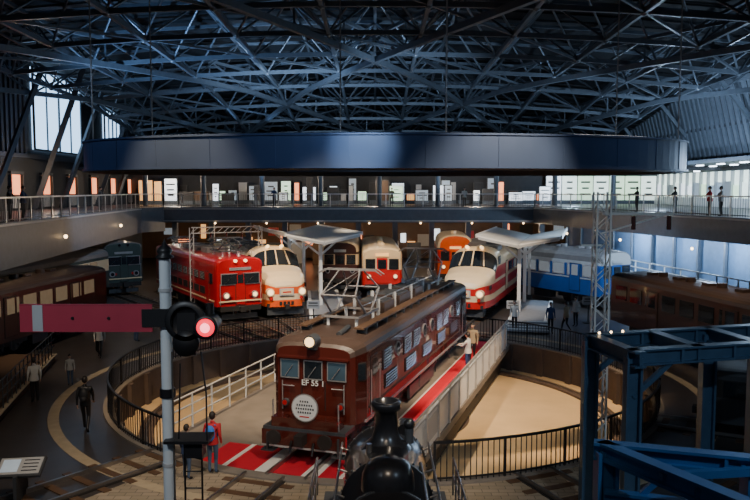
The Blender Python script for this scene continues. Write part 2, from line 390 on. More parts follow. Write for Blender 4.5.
# ---- bonnet expresses
def bonnet(name,front,face,L,c1,c2,zs=1.0):
    b=B(); lv=[.75,1.15,1.5,1.75,2.05,2.25,2.95,3.1]
    secs=[(0,1.3,1.9,2.0),(-.12,1.9,2.0,2.25),(-.45,2.4,2.15,2.5),(-1.1,2.75,2.3,2.75),(-1.9,2.88,2.45,2.9),(-2.3,2.9,2.6,3.0),(-3.0,2.9,3.1,3.9),(-3.5,2.9,3.1,4.1),(-5.0,2.9,3.1,4.05),(-5.8,2.92,3.1,3.6),(-L,2.92,3.1,3.6)]
    bands=[c2,c1,c2,c2,c1,c2,c1]
    def over(i,j,jj,m):
        if i==5 and jj<0: return glass
        if i<5 and jj in(5,6): return c1
        return None
    body(b,secs,lv,bands,cream,14,.8,over)
    for y in(-.75,0,.75): b.beam((-2.27,y,3.03),(-3.0,y*.8,3.9-.1*abs(y)),.08,.05,c1)
    for y in(-.95,.95): b.cyl((-.35,y,1.62),(-.0,y,1.62),.24,c1,n=18); b.cyl((.0,y,1.62),(.02,y,1.62),.17,lamph,n=18)
    for y in(-.95,.95): b.cyl((-.3,y*.95,1.25),(-.02,y*.95,1.25),.1,redp,n=12)
    for y in(-.45,.45): b.cyl((-3.3,y,4.05),(-2.95,y,4.12),.1,lamph,n=12)
    b.box((.04,0,1.62),(.06,.85,.42),offw); b.box((.08,0,1.62),(.02,.7,.3),cream); b.box((.09,0,1.62),(.01,.5,.08),redp)
    for y in(-.35,-.12,.12,.35): b.box((-.02,y,.95),(.1,.16,.22),undermat)
    for sy in(-1,1):
        b.box((-3.7,sy*1.455,3.3),(.8,.03,.5),glass); b.box((-6.5,sy*1.465,2.1),(.75,.03,1.9),undermat); b.box((-6.5,sy*1.47,2.1),(.68,.03,1.83),c1)
        b.box((-1.1,sy*1.38,1.9),(.7,.04,.25),undermat)
    side_windows(b,-7.3,-L+1,2.6,.6,1.4,.35,2.92)
    for x in(-8,-12,-16): 
        if -x<L-1: b.box((x,0,3.72),(1.8,1.5,.3),greyroof)
    b.box((.08,0,.78),(.3,.25,.25),undermat)
    underframe(b,L,2.8,.95); b.box((-.7,0,.5),(.9,2.2,.5),darkgrey)
    bogie(b,-3.6); bogie(b,-L+3)
    return place(b,name,front,face)
bonnet('express_train',(-5.2,43.8),toC((-5.2,43.8)),19,cream,orange)
bonnet('express_train',(5.1,43.0),toC((5.1,43.0)),19,cream,redp)
# ---- flat-front multiple units
def emu(name,front,face,L,lowm,topm,roof,h=3.6,w=2.85,lit=glass,belt=None,deckz=1.1,lamp=True):
    b=B(); lv=[deckz-.2,1.3,2.05,2.85,3.05]
    secs=[(0,w-.4,3.0,h-.1),(-.12,w-.12,3.03,h-.02),(-.45,w,3.05,h),(-L,w,3.05,h)]
    body(b,secs,lv,[lowm,lowm,topm,belt or lowm],roof,10,.7)
    for y in(-.88,0,.88):
        b.box((.0,y*.93,2.45),(.06,.68,.74),undermat); b.box((.03,y*.93,2.45),(.05,.58,.62),glass)
    b.box((.02,0,2.0),(.03,.74,1.75),lowm); b.box((.05,0,2.45),(.03,.5,.6),glass)
    for y in(-.92,.92): b.cyl((0,y,1.6),(.09,y,1.6),.17,silver,n=14); b.cyl((.09,y,1.6),(.1,y,1.6),.12,lamph if lamp else glass,n=14)
    b.box((.05,0,3.1),(.05,.9,.2),e_amber if lamp else offw)
    side_windows(b,-.5,-L+.5,2.45,.7,1.0,.35,w,lit,silver if lit is glassc else None)
    for sy in(-1,1):
        if belt: b.box((-L/2,sy*(w/2+.004),1.95),(L-1,.02,.09),belt)
        x=-2.2
        while x>-L+2: b.box((x,sy*(w/2+.01),1.98),(.95,.03,1.8),undermat); b.box((x,sy*(w/2+.02),1.98),(.88,.03,1.74),lowm); b.box((x,sy*(w/2+.03),2.45),(.55,.03,.7),lit); x-=5.5
    x=-2.5
    while x>-L+2: b.cyl((x,0,h-.05),(x,0,h+.2),.22,roof,n=12); b.box((x-.8,.0,h+.02),(.5,.5,.2),roof); x-=2.2
    underframe(b,L,w-.1,deckz-.1); front_gear(b,w,z=deckz-.1); bogie(b,-2.6); bogie(b,-L+2.6)
    return place(b,name,front,face)
emu('commuter_train',(.5,52),(0.02,-1),13,redp,cream,cream,belt=cream)
emu('commuter_train',(-2.6,55.5),(0.0,-1),10,brown2,cream,cream,3.8,lamp=False)
emu('commuter_train',(6.3,58.5),(-.05,-1),6.5,orange,redp,cream,4.1)
emu('blue_sleeper_coach',(15.3,47.2),(.50,-.866),15,bluep,bluep,greyroof,3.75,lit=glassc,belt=offw,lamp=False)
emu('old_brown_railcar',(15.9,27.5),(.2,-.98),11.5,brown2,brown2,brownroof,3.4,lamp=False)
emu('old_brown_railcar',(-17.9,31),(-.13,-.99),11,brown2,brown2,brownroof,3.4,lit=glassw,lamp=False)
dr_=emu('dark_railcar',(10.6,23.4),toC((10.6,23.4)),9,darkgrey,undermat,darkgrey,3.3,lamp=False); dr_.scale=(1,.9,.68)
emu('dark_railcar',(-21.3,38),(-.1,-.99),14,greenp,cream,greyroof,3.6,lit=glassw,lamp=False)
# ---- foreground steam locomotive (faces the turntable)
b=B(); zc=2.3; r=.76
b.lathe((0,0,zc),(1,0,0),[(0,.0),(.02,.25),(0,.55),(-.06,.66),(-.12,r+.03),(-.2,r+.03),(-.25,r),(-1.9,r),(-1.92,r+.03),(-2.0,r+.03),(-2.02,r-.0),(-9.5,r+.02)],blackg,36)
b.lathe((0,0,zc),(1,0,0),[(.02,.25),(.1,.2),(.12,0)],darkgrey,20)
for k in range(20):
    a=2*pi*k/20; b.sph((-.04,.62*math.cos(a),zc+.62*math.sin(a)),.03,darkgrey,6)
for k in range(26):
    a=2*pi*k/26
    for xx in(-.2,-1.85): b.sph((xx,(r+.03)*math.cos(a),zc+(r+.03)*math.sin(a)),.022,darkgrey,6)
for xx in(-3.2,-4.5,-5.8): b.cyl((xx,0,zc),(xx-.06,0,zc),r+.025,darkgrey,n=32)
b.lathe((-.95,0,0),(0,0,1),[(zc+r-.14,.46),(zc+r-.04,.36),(zc+r+.06,.26),(zc+r+.2,.215),(3.62,.21),(3.64,.26),(3.74,.27),(3.79,.25),(3.79,.2),(3.3,.17),(3.0,.16)],blackg,28)
b.lathe((-2.9,0,0),(0,0,1),[(zc+r-.1,.42),(3.2,.4),(3.36,.33),(3.44,.18),(3.46,0)],blackg,24)
b.box((-.4,0,3.1),(.5,.3,.1),darkgrey); b.cyl((-.45,-.36,3.05),(-.05,-.36,3.05),.15,blackg,n=18); b.cyl((-.05,-.36,3.05),(-.02,-.36,3.05),.12,lamph,n=18); b.box((-.3,-.36,2.9),(.2,.12,.2),darkgrey)
b.cyl((-.9,-.42,3.0),(-.9,-.42,3.3),.08,darkgrey,n=12); b.sph((-.9,-.42,3.34),.11,blackg,12)
b.cyl((-1.4,.3,2.95),(-1.4,.3,3.15),.05,steel,n=8); b.cyl((-1.4,-.6,2.8),(-3.5,-.6,2.8),.03,steel,n=6)
for sy in(-1,1):
    b.box((-4.8,sy*1.08,1.62),(9,.55,.06),darkgrey); b.box((-4.8,sy*1.34,1.55),(9,.04,.16),offw)
    b.cyl((.1,sy*.84,zc+.35),(-9,sy*.84,zc+.35),.022,steel,n=6)
    for x in range(9): b.cyl((-.2-x*1.1,sy*.7,zc+.3),(-.2-x*1.1,sy*.86,zc+.36),.02,steel,n=6)
    for q in(.1,-.4,-.9,-1.4,-1.9): b.cyl((q,sy*1.33,1.6),(q,sy*1.33,2.35),.018,steel,n=6)
    b.cyl((.1,sy*1.33,2.35),(-1.9,sy*1.33,2.35),.022,steel,n=6); b.cyl((.1,sy*1.33,2.0),(-1.9,sy*1.33,2.0),.018,steel,n=6)
    b.cyl((-.2,sy*1.0,.95),(-1.2,sy*1.0,.95),.32,black,n=20)
    for x in(-2.6,-4.4,-6.2):
        b.cyl((x,sy*.56-.06,.95),(x,sy*.56+.06,.95),.85,undermat,n=28); 
    b.cyl((-.6,sy*.56-.06,.5),(-.6,sy*.56+.06,.5),.4,undermat,n=20); b.beam((-1.2,sy*.95,.95),(-6.3,sy*.95,.95),.05,.12,steel)
    b.cyl((-3.5,sy*1.0,1.9),(-5.0,sy*1.0,1.9),.2,black,n=14)
b.box((-4.8,0,1.2),(9.4,.9,.5),undermat); b.box((.2,0,1.05),(.1,2.5,.35),black)
b.box((.0,0,1.5),(.9,2.4,.06),darkgrey)
for sy in(-.8,.8): b.cyl((.25,sy,1.05),(.5,sy,1.05),.06,darkgrey,n=8)
b.box((.35,0,1.0),(.3,.24,.28),undermat)
b.box((-9.4,0,2.3),(1.8,2.7,1.9),blackg); 
b.build('steam_locomotive',(.2,14.2,.03),pi/2)
# ---------------------------------------------------------------- tracks
def track(ang,r0=RP+.05,r1=32,mat=steel):
    b=B(); a=math.radians(ang); dx,dy=math.cos(a),math.sin(a); nx,ny=-dy,dx
    R=Matrix.Rotation(a,3,'Z')
    def pt(r,o,z): return (C[0]+dx*r+nx*o,C[1]+dy*r+ny*o,z)
    rc=(r0+r1)/2
    for o in(-.56,.56):
        b.box(pt(rc,o,.06),(r1-r0,.07,.13),mat,R); b.box(pt(rc,o*1.14,.02),(r1-r0,.05,.05),undermat,R)
    k=r0+.4
    while k<r1: b.box(pt(k,0,.012),(.22,2.0,.03),wood,R); k+=.75
    b.build('railway_track')
def angof(p): return math.degrees(math.atan2(p[1]-C[1],p[0]-C[0]))
for p in((-7.7,42.6),(-5.2,43.8),(5.1,43.0),(-18.0,53.5),(.5,52)): track(angof(p))
track(angof((10.6,23.4)),RP+.05,22)
track(-90.4,RP+.05,26); track(math.degrees(math.atan2(-.949,-.316)),RP+.2,20); track(-67,RP+.05,20); track(-50,RP+.05,20); track(-128,RP+.05,16)
def platform(p0,p1,w,h=.35):
    b=B(); b.beam((p0[0],p0[1],h/2),(p1[0],p1[1],h/2),w,h,slabm)
    v=(Vector(p1)-Vector(p0)).normalized(); nn=Vector((-v.y,v.x))
    for s_ in(-1,1):
        q0=Vector(p0)+nn*s_*(w/2-.12); q1=Vector(p1)+nn*s_*(w/2-.12); b.beam((q0.x,q0.y,h+.01),(q1.x,q1.y,h+.01),.2,.02,white)
    b.build('platform')
platform((-2.6,42.0),(-3.8,54),2.2); platform((8.4,41.0),(10.6,49),2.2); platform((2.7,46.5),(2.7,56),1.2)
# ---------------------------------------------------------------- platform canopies
def canopy(loc,rz,L=9):
    b=B()
    for sy in(-1,1):
        R=Matrix.Rotation(sy*.2,3,'X')
        b.box((0,sy*1.25,4.65),(L,2.5,.1),white,R); b.box((0,sy*2.45,4.9),(L,.08,.22),white)
        k=-L/2
        while k<=L/2: b.box((k,sy*1.2,4.54),(.1,2.3,.14),offw,R); k+=1.5
    for x in(-L/2+1,0,L/2-1):
        b.box((x,0,2.15),(.2,.2,4.3),white); b.box((x,0,.15),(.4,.4,.3),darkgrey)
        for sy in(-1,1): b.beam((x,0,3.5),(x,sy*1.2,4.5),.1,.12,white)
    b.box((0,0,4.3),(L,.15,.22),offw)
    for x in(-3,0,3): b.box((x,.8,4.44),(1.1,.12,.06),lampc); b.box((x,-.8,4.44),(1.1,.12,.06),lampc)
    b.build('platform_canopy',(*loc,.0),rz)
canopy((-4.9,51.3),math.radians(109),11); canopy((9.7,48.3),math.radians(74),10)
def portal(loc,rz,w=5.,h=5.2):
    b=B()
    for sx in(-1,1):
        for q in(-.12,.12):
            b.box((sx*w/2+q,0,h/2),(.05,.05,h),offw)
        k=0
        while k<h-.4: b.beam((sx*w/2-.12,0,k),(sx*w/2+.12,0,k+.4),.025,.025,offw); k+=.4
        b.box((sx*w/2,0,.1),(.5,.4,.2),darkgrey)
    for z in(h,h-.35): b.beam((-w/2,0,z),(w/2,0,z),.06,.06,offw)
    k=-w/2
    while k<w/2-.3: b.beam((k,0,h-.35),(k+.4,0,h),.03,.03,offw); k+=.4
    for q in(-1,0,1): b.cyl((q,0,h-.35),(q,0,h-.7),.05,brownl,n=8)
    b.build('catenary_portal',(*loc,0),rz)
portal((-9.3,46.9),math.radians(28),4.4,5.3)
# ---------------------------------------------------------------- balcony, walls
DZ=6.1
def railing(pts,name='balcony_railing',z=DZ,h=1.15):
    b=B()
    for p,q in zip(pts[:-1],pts[1:]):
        p=Vector((*p,0));q=Vector((*q,0));L=(q-p).length;n=int(L/1.6)
        for k in range(n+1):
            a=p.lerp(q,k/n); b.box(a+Vector((0,0,z+h/2)),(.07,.07,h),silver)
        m=int(L/.2)
        for k in range(m):
            a=p.lerp(q,k/m); b.box(a+Vector((0,0,z+h*.5)),(.018,.018,h*.95),darkgrey)
        b.beam(p+Vector((0,0,z+h)),q+Vector((0,0,z+h)),.1,.08,silver)
        b.beam(p+Vector((0,0,z+.12)),q+Vector((0,0,z+.12)),.05,.05,darkgrey)
    return b.build(name)
LP=[(-16.3,28),(-19.9,63.5),(-18.6,66)]; BP=[(-18.6,66),(14.0,66)]; RPt=[(14.0,66),(20.3,38),(22.5,24)]
railing(LP);railing(BP);railing(RPt)
b=B()
def wallseg(p,q,z0,z1,th,m): b.beam((p[0],p[1],(z0+z1)/2),(q[0],q[1],(z0+z1)/2),th,z1-z0,m)
wallseg(LP[0],LP[1],4.0,DZ,.3,fasc);wallseg(LP[1],LP[2],4.0,DZ,.3,fasc);wallseg(*BP,4.75,DZ,.3,fasc);wallseg(RPt[0],RPt[1],4.7,DZ,.3,fasc);wallseg(RPt[1],RPt[2],4.7,DZ,.3,fasc)
for z in(5.95,4.9): wallseg((-18.6,65.82),(14,65.82),z-.05,z+.05,.08,offw)
wallseg(LP[0],LP[1],5.95,6.05,.36,offw); wallseg(RPt[0],RPt[1],5.95,6.05,.36,offw)
b.prism([(-16.3,28),(-19.9,63.5),(-18.6,66),(14,66),(20.3,38),(22.5,24),(31.5,24),(31.5,95),(-26.9,95),(-26.9,28)],DZ-.35,DZ-.02,floorg)
b.build('balcony')
b=B(); b.box((-27.2,60,8),(.4,84,18),wallm); b.box((-25.6,60,2.8),(.3,50,5.4),fasc); b.build('wall_left')
b=B(); b.box((32.2,60,8.0),(.4,84,17),wallm); b.build('wall_right')
b=B(); b.box((2,96,8),(62,.4,17),wallm); b.box((0,82,3),(58,.3,5.7),wood); b.build('wall_back')
b=B(); b.beam((17.1,66,2.4),(23.4,38,2.4),.2,4.7,wallb); b.beam((23.4,38,2.4),(25.5,24,2.4),.2,4.7,wallb)
for k in range(12):
    p=Vector((16.9,66,2.4)).lerp(Vector((23.1,38,2.4)),k/11); b.box(p,(.15,.25,4.7),fasc)
b.build('wall_lower_right')
b=B()
for (p,q) in (((14.6,65),(18.8,41)),((18.8,41),(20.8,28))):
    dz=.25
    b.beam((p[0]+1,p[1],1.3+dz),(q[0]+1,q[1],1.3+dz),2.2,.4,fasc); b.beam((p[0],p[1],1.45+dz),(q[0],q[1],1.45+dz),.15,.35,white)
    for z in(1.9,2.25,2.65): b.beam((p[0],p[1],z+dz),(q[0],q[1],z+dz),.07,.07,white)
    for k in range(15):
        a=Vector((*p,0)).lerp(Vector((*q,0)),k/14); b.box((a.x,a.y,2.1+dz),(.07,.07,1.1),white); b.box((a.x+1,a.y,.7),(.2,.2,1.4),darkgrey)
b.build('raised_walkway')
b=B()
for k in range(26): 
    y=40+k*.72; b.box((-26.85,y,14.2),(.2,.4,8.0),slatd)
for k in range(20):
    y=82+k*.7; b.box((-26.85,y,12.5),(.2,.35,5),slatd)
for z in(10.2,18.2): b.box((-26.8,60,z),(.35,60,.35),slatd)
b.build('slat_panel')
b=B()
for k in range(62):
    y=36+k*.95; b.box((29.2,y,13.0),(.18,.5,6.4),slat,Matrix.Rotation(-.25,3,'Y'))
b.box((30.6,65,10.0),(1.2,62,.5),fasc); b.box((28.4,65,16.2),(.4,62,.4),slat); b.box((29.3,65,13),(.3,62,.25),slatd)
b.build('slat_panel')
for i,(y0,y1,z0,z1) in enumerate(((59.5,69,10.8,17.2),(75,79.5,11.5,15.5))):
    b=B(); b.box((-26.9,(y0+y1)/2,(z0+z1)/2),(.15,y1-y0,z1-z0),winblue)
    for k in range(5): b.box((-26.78,y0+(y1-y0)*k/4,(z0+z1)/2),(.14,.16 if k%2==0 else .08,z1-z0),darkgrey)
    for k in (0,3): b.box((-26.78,(y0+y1)/2,z0+(z1-z0)*k/3),(.14,y1-y0,.14),darkgrey)
    b.build('window_%d'%(i+1))
b=B()
for y in(46,58,71,84):
    b.beam((-26.3,y,6.1),(-22.5,y+1,17.2),.5,.35,slatd); b.beam((-26.3,y+5,6.1),(-24,y+9,16.4),.3,.3,slatd); b.beam((31.3,y,10),(26,y+1,17.0),.45,.3,trussm)
b.build('leaning_column')
b=B()
for k in range(8):
    y=46+k*5.2; b.box((-26.92,y,8.0),(.12,1.3,1.5),e_warm); b.box((-26.9,y,8.9),(.3,2.0,.2),darkgrey); b.box((-26.9,y-.95,7.4),(.3,.15,2.7),darkgrey); b.box((-26.9,y+.95,7.4),(.3,.15,2.7),darkgrey); b.box((-26.9,y,6.7),(.35,1.9,.9),offw)
b.build('wall_alcove')
b=B(); mats=[e_white,e_dim,wallm,e_amber,e_dim,offw,e_dim,e_white,wallm,e_green,wood,e_warm,wood,e_white]
for row in(0,1):
    x=-26
    while x<30:
        ww=random.uniform(.4,1.4); m=random.choice(mats); hh=random.uniform(.6,2.4); yy=82-row*4
        if x>18.5: m=random.choice([e_wall,e_wall,e_white,e_green]); hh=2.6; ww=1.6
        if row==0 or (random.random()<.6 and x<18):
            b.box((x+ww/2,yy,DZ+hh/2+.4),(ww,.2,hh),m); b.box((x+ww/2,yy+.1,DZ+hh/2+.4),(ww+.15,.2,hh+.15),darkgrey); b.box((x+ww/2,yy+.2,DZ+.2),(ww+.15,.5,.4),fasc)
            if m in(e_white,e_green,e_dim,e_wall):
                for q in range(3): b.box((x+ww/2,yy-.12,DZ+.4+hh*(.25+.25*q)),(ww*random.uniform(.3,.8),.02,hh*.07),darkgrey)
        x+=ww+(random.uniform(.1,.6) if x<18 else .12)
b.box((2,83,DZ+1.7),(58,.3,3.4),wallm); b.build('gallery_display_wall')
b=B(); b.box((2,74,9.5),(57.5,14,.3),wallm)
for k in range(34): b.box((-25+k*1.65,69+(k%3)*4,9.3),(.5,.25,.1),lampw if k%3 else lampc)
b.build('gallery_ceiling')
b=B()
for k in range(9): b.cyl((-22+k*5.6,72,DZ),(-22+k*5.6,72,9.4),.25,fasc,n=16)
b.build('gallery_column')
b=B(); b.box((31.7,60,DZ+1.6),(.2,72,3.2),e_wall)
for k in range(42):
    y=27+k*1.6; b.box((31.5,y,DZ+1.5),(.12,1.3,.8+1.0*random.random()),random.choice([e_white,e_dim,e_green,e_wall,offw])); b.box((30.9,y,DZ+.4),(.9,1.4,.8),white); b.box((31.4,y+.75,DZ+1.6),(.3,.12,3.2),offw)
b.box((29,60,9.9),(5,72,.3),fasc)
for k in range(36): b.box((28+(k%2)*2,26+k*1.95,9.7),(.3,.9,.08),lampc)
b.build('gallery_display_case')
b=B(); x=-24
while x<28:
    ww=random.uniform(.6,1.8); m=random.choice([e_amber,wallm,wallm,wood,e_dim,e_white,offw,wood,e_warm,e_amber,redp])
    b.box((x+ww/2,81.7,random.uniform(1.4,3.2)),(ww*.8,.2,random.uniform(.5,2.0)),m); x+=ww
for k in range(26): b.sph((-24+k*2.0,68+(k*5%11),5.55),.1,lampw,8)
for k in range(16): b.box((-20+k*2.4,76+(k%3),1.1),(1.4,.8,2.2),random.choice([wood,offw,darkgrey,wood]))
b.build('exhibit_wall')
b=B()
for k in range(11):
    x=-18+k*3.3; b.box((x,67.5,2.4),(.45,.45,4.8),fasc); b.box((x,67.5,.2),(.7,.7,.4),offw)
b.build('balcony_column')
# ---------------------------------------------------------------- roof + truss
def zr(x,y):
    z=19.6-max(0,y-20)*.02-max(0,y-60)*.105
    return z-.0022*x*x
b=B(); xs=[-28+k*6 for k in range(11)]; ys=[10+k*8 for k in range(12)]
vs=[(x,y,zr(x,y)+.5) for y in ys for x in xs]; nx=len(xs)
b.add(vs,[(j*nx+i,j*nx+i+1,(j+1)*nx+i+1,(j+1)*nx+i) for j in range(len(ys)-1) for i in range(nx-1)],roofm)
for y in range(12,98,2): 
    for i in range(nx-1): b.beam((xs[i],y,zr(xs[i],y)+.4),(xs[i+1],y,zr(xs[i+1],y)+.4),.1,.12,roofm)
b.build('ceiling')
b=B(); gx=[-26+k*5.2 for k in range(11)]; gy=[16+k*6 for k in range(14)]
def U(i,j): return Vector((gx[i],gy[j],zr(gx[i],gy[j])))
def Lw(i,j):
    x=gx[i]+2.6;y=gy[j]+3; return Vector((x,y,zr(x,y)-2.7))
for i in range(11):
    for j in range(14):
        if i<10: b.beam(U(i,j),U(i+1,j),.2,.2,trussm)
        if j<13: b.beam(U(i,j),U(i,j+1),.2,.2,trussm)
for i in range(10):
    for j in range(13):
        if i<9: b.beam(Lw(i,j),Lw(i+1,j),.2,.26,trussm)
        if j<12: b.beam(Lw(i,j),Lw(i,j+1),.2,.26,trussm)
        if (i+j)%2==0 and i<9 and j<12: b.beam(Lw(i,j),Lw(i+1,j+1),.14,.14,trussm)
        for a in(0,1):
            for c_ in(0,1): b.cyl(Lw(i,j),U(i+a,j+c_),.075,trussm,n=6,caps=False)
        b.sph(Lw(i,j),.24,trussm,8)
for (p,q) in (((-26,30),(6,92)),((26,30),(-6,92)),((-26,52),(-8,92)),((26,52),(10,92)),((-14,20),(20,92)),((14,20),(-20,92))):
    N=14;pr=None
    for k in range(N+1):
        x=p[0]+(q[0]-p[0])*k/N; y=p[1]+(q[1]-p[1])*k/N; a=Vector((x,y,zr(x,y)-3.0)); c_=Vector((x,y,zr(x,y)-1.4))
        if pr: b.beam(pr[0],a,.3,.34,trussm); b.beam(pr[1],c_,.2,.2,trussm); b.beam(pr[k%2],(a,c_)[(k+1)%2],.12,.12,trussm)
        b.beam(a,c_,.1,.1,trussm); pr=(a,c_)
b.build('roof_truss')
# ---------------------------------------------------------------- suspended ring
b=B(); n=120; cx,cy=.4,30.2; A,Bq=11.85,5.7
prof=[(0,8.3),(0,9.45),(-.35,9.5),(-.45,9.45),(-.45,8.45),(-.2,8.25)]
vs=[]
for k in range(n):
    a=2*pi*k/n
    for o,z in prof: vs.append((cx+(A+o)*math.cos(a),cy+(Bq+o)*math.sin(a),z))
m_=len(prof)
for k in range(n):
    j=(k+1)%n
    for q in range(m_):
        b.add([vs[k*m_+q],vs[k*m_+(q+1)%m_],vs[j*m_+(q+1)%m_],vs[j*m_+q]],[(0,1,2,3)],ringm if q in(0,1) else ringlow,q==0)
    if k%4==0:
        a=2*pi*k/n; b.beam((cx+(A+.01)*math.cos(a),cy+(Bq+.01)*math.sin(a),8.32),(cx+(A+.01)*math.cos(a),cy+(Bq+.01)*math.sin(a),9.44),.015,.012,ringm)
for z in(8.34,9.42):
    for k in range(n):
        a=2*pi*k/n;c_=2*pi*(k+1)/n
        b.beam((cx+(A+.03)*math.cos(a),cy+(Bq+.03)*math.sin(a),z),(cx+(A+.03)*math.cos(c_),cy+(Bq+.03)*math.sin(c_),z),.06,.06,ringm)
for a in(-80.5,-20,30,100,150,200):
    a=math.radians(a); x=cx+(A-.2)*math.cos(a); y=cy+(Bq-.2)*math.sin(a); b.cyl((x,y,9.4),(x,y,zr(x,y)-.2),.03,steel,n=6)
b.build('suspended_ring')
# ---------------------------------------------------------------- semaphore signal
b=B()
b.cyl((0,0,0),(0,0,6.5),.105,polem,r1=.095,n=20)
b.lathe((0,0,6.45),(0,0,1),[(0,.1),(.01,.15),(.05,.15),(.08,.1),(.13,.13),(.18,.11),(.23,.05),(.31,.015),(.35,0)],black,16)
b.cyl((0,0,4.1),(0,0,4.25),.13,black,n=20)
for z in(1.5,2.9,5.9): b.cyl((0,0,z),(0,0,z+.06),.115,offw,n=20)
za=5.48
b.box((-1.28,-.16,za),(2.2,.035,.44),arm_red); b.box((-2.08,-.182,za),(.17,.01,.44),offw)
b.box((-1.28,-.16,za+.225),(2.2,.05,.015),arm_red); b.box((-1.28,-.16,za-.225),(2.2,.05,.015),arm_red)
b.box((-.1,-.17,za),(.5,.05,.3),black)
for q in(-.3,-.9,-1.5): b.cyl((q,-.17,za),(q,-.2,za),.025,black,n=8)
b.lathe((.38,-.2,za-.05),(0,-1,0),[(-.05,.0),(-.05,.33),(.0,.35),(.03,.33),(.03,.25)],black,24)
b.lathe((.38,-.2,za-.42),(0,-1,0),[(-.05,.0),(-.05,.22),(.03,.22),(.03,0)],black,24)
b.box((.38,-.14,za-.27),(.3,.06,.7),black)
zl=za-.13
b.lathe((.74,-.32,zl),(0,-1,0),[(-.3,.15),(-.1,.19),(0,.2),(.03,.2),(.03,.15)],black,24)
b.lathe((.74,-.33,zl),(0,-1,0),[(.0,.16),(.04,.13),(.06,.08)],lampr,24); b.lathe((.74,-.33,zl),(0,-1,0),[(.06,.08),(.08,0)],lamprc,24)
b.cyl((.74,-.15,zl),(.74,.15,zl),.17,black,n=20); b.cyl((.74,0,zl+.17),(.74,0,zl+.35),.07,black,n=12)
b.beam((0,0,zl-.07),(.76,-.05,zl-.07),.07,.07,black)
b.cyl((.12,-.12,4.9),(.12,-.12,.4),.016,steel,n=6)
for sx in(.2,.5): b.cyl((sx,.25,0),(sx,.25,3.3),.018,black,n=6)
for k in range(11): b.cyl((.2,.25,.3+k*.3),(.5,.25,.3+k*.3),.014,black,n=5)
b.box((.35,.0,3.38),(.75,.5,.05),black); b.box((.45,0,3.22),(.3,.3,.28),black); b.cyl((.7,-.2,3.4),(.7,-.2,4.2),.015,black,n=5)
b.cyl((.7,-.2,4.2),(.6,-.1,4.9),.015,black,n=5); b.cyl((.2,-.1,3.4),(.25,-.1,4.7),.015,black,n=5)
b.box((0,0,.1),(.6,.6,.2),darkgrey)
b.build('semaphore_signal',(-3.52,12.5,0))
# ---------------------------------------------------------------- lattice mast + blue gantries
b=B(); wm=.17; zt=7.55
for sx in(-wm,wm):
    for sy in(-wm,wm): b.box((sx,sy,zt/2),(.04,.04,zt),white)
k=0.;s_=1
while k<zt-.3:
    for sy in(-wm,wm): b.beam((-wm*s_,sy,k),(wm*s_,sy,k+.33),.022,.022,white); b.beam((sy,-wm*s_,k),(sy,wm*s_,k+.33),.022,.022,white)
    k+=.33;s_=-s_
b.beam((0,0,7.0),(1.8,0,7.0),.06,.06,white); b.beam((0,0,6.5),(1.6,0,6.98),.04,.04,white); b.beam((-.5,0,6.2),(.0,0,6.2),.05,.05,white)
for x in(.8,1.7): b.cyl((x,0,6.95),(x,0,6.6),.06,brownl,n=10)
b.build('catenary_mast',(5.75,19.0,0))
b=B(); zt=4.15; w_=.28
def col(x,y,z=zt): 
    b.box((x,y,z/2),(w_,.05,z),bluest); b.box((x-w_/2,y,z/2),(.05,w_,z),bluest); b.box((x+w_/2,y,z/2),(.05,w_,z),bluest); b.box((x,y,.06),(.5,.5,.12),darkgrey)
    for k in range(9): b.cyl((x-w_/4,y-.025,.5+k*.4),(x-w_/4,y-.045,.5+k*.4),.014,bluest,n=6); b.cyl((x+w_/4,y-.025,.5+k*.4),(x+w_/4,y-.045,.5+k*.4),.014,bluest,n=6)
for p in((4.95,17),(5.35,15.3),(8.0,17.75),(8.3,16.0)): col(*p)
def ibeam(p,q,z,m=bluest,h=.3,w=.26):
    b.beam((*p,z),(*q,z),.06,h,m); b.beam((*p,z+h/2),(*q,z+h/2),w,.04,m); b.beam((*p,z-h/2),(*q,z-h/2),w,.04,m)
    P0=Vector((*p,z));P1=Vector((*q,z)); nn=int((P1-P0).length/1.2)
    for k in range(1,nn): b.box(P0.lerp(P1,k/nn),(.05,w*.9,h*.95),m)
ibeam((4.8,16.95),(10.5,18.5),zt); ibeam((5.2,15.25),(10.2,16.6),zt); ibeam((4.95,17.1),(5.4,15.0),zt); ibeam((8,17.9),(8.35,15.8),zt); ibeam((6.5,17.4),(6.85,15.6),zt)
b.beam((4.95,17,3.3),(5.9,17.25,4.0),.1,.1,bluest); b.beam((5.35,15.3,3.3),(6.2,15.5,4.0),.1,.1,bluest)
for k in range(3): b.sph((5.1+k*.3,16.85+k*.1,4.36),.03,lampw,8)
b.build('steel_gantry')
b=B(); zt=4.0
blue2=M('bright_blue_steel',(.025,.11,.28),.38,.35)
bluest_s=bluest; bluest=blue2; w_=.24
for p in((3.2,10.1),(4.95,9.5),(4.1,8.0)): col(p[0],p[1],zt)
ibeam((3.05,10.2),(6.2,9.2),zt,blue2,.2,.2); ibeam((3.15,10.2),(4.6,7.4),zt,blue2,.2,.2); ibeam((3.15,10.0),(6,9.0),3.4,blue2,.16,.16)
b.beam((3.2,10,3.0),(4.0,9.8,3.9),.08,.08,blue2); b.beam((3.6,9.2,4.0),(5.4,9.45,4.0),.1,.1,blue2)
b.build('steel_gantry'); bluest=bluest_s
b=B(); b.box((0,0,.35),(.08,.9,.7),darkgrey); R=Matrix.Rotation(.35,3,'X')
b.box((0,0,.78),(1.1,.7,.06),darkgrey,R); b.box((0,-.0,.82),(1.0,.6,.02),offw,R)
b.box((-.22,0,.835),(.4,.45,.01),e_dim,R)
for k in range(4): b.box((.25,-.18+k*.12,.835+(-.18+k*.12)*.36),(.35,.03,.01),darkgrey,R)
b.build('information_panel',(-8.75,18.0,0),.15)
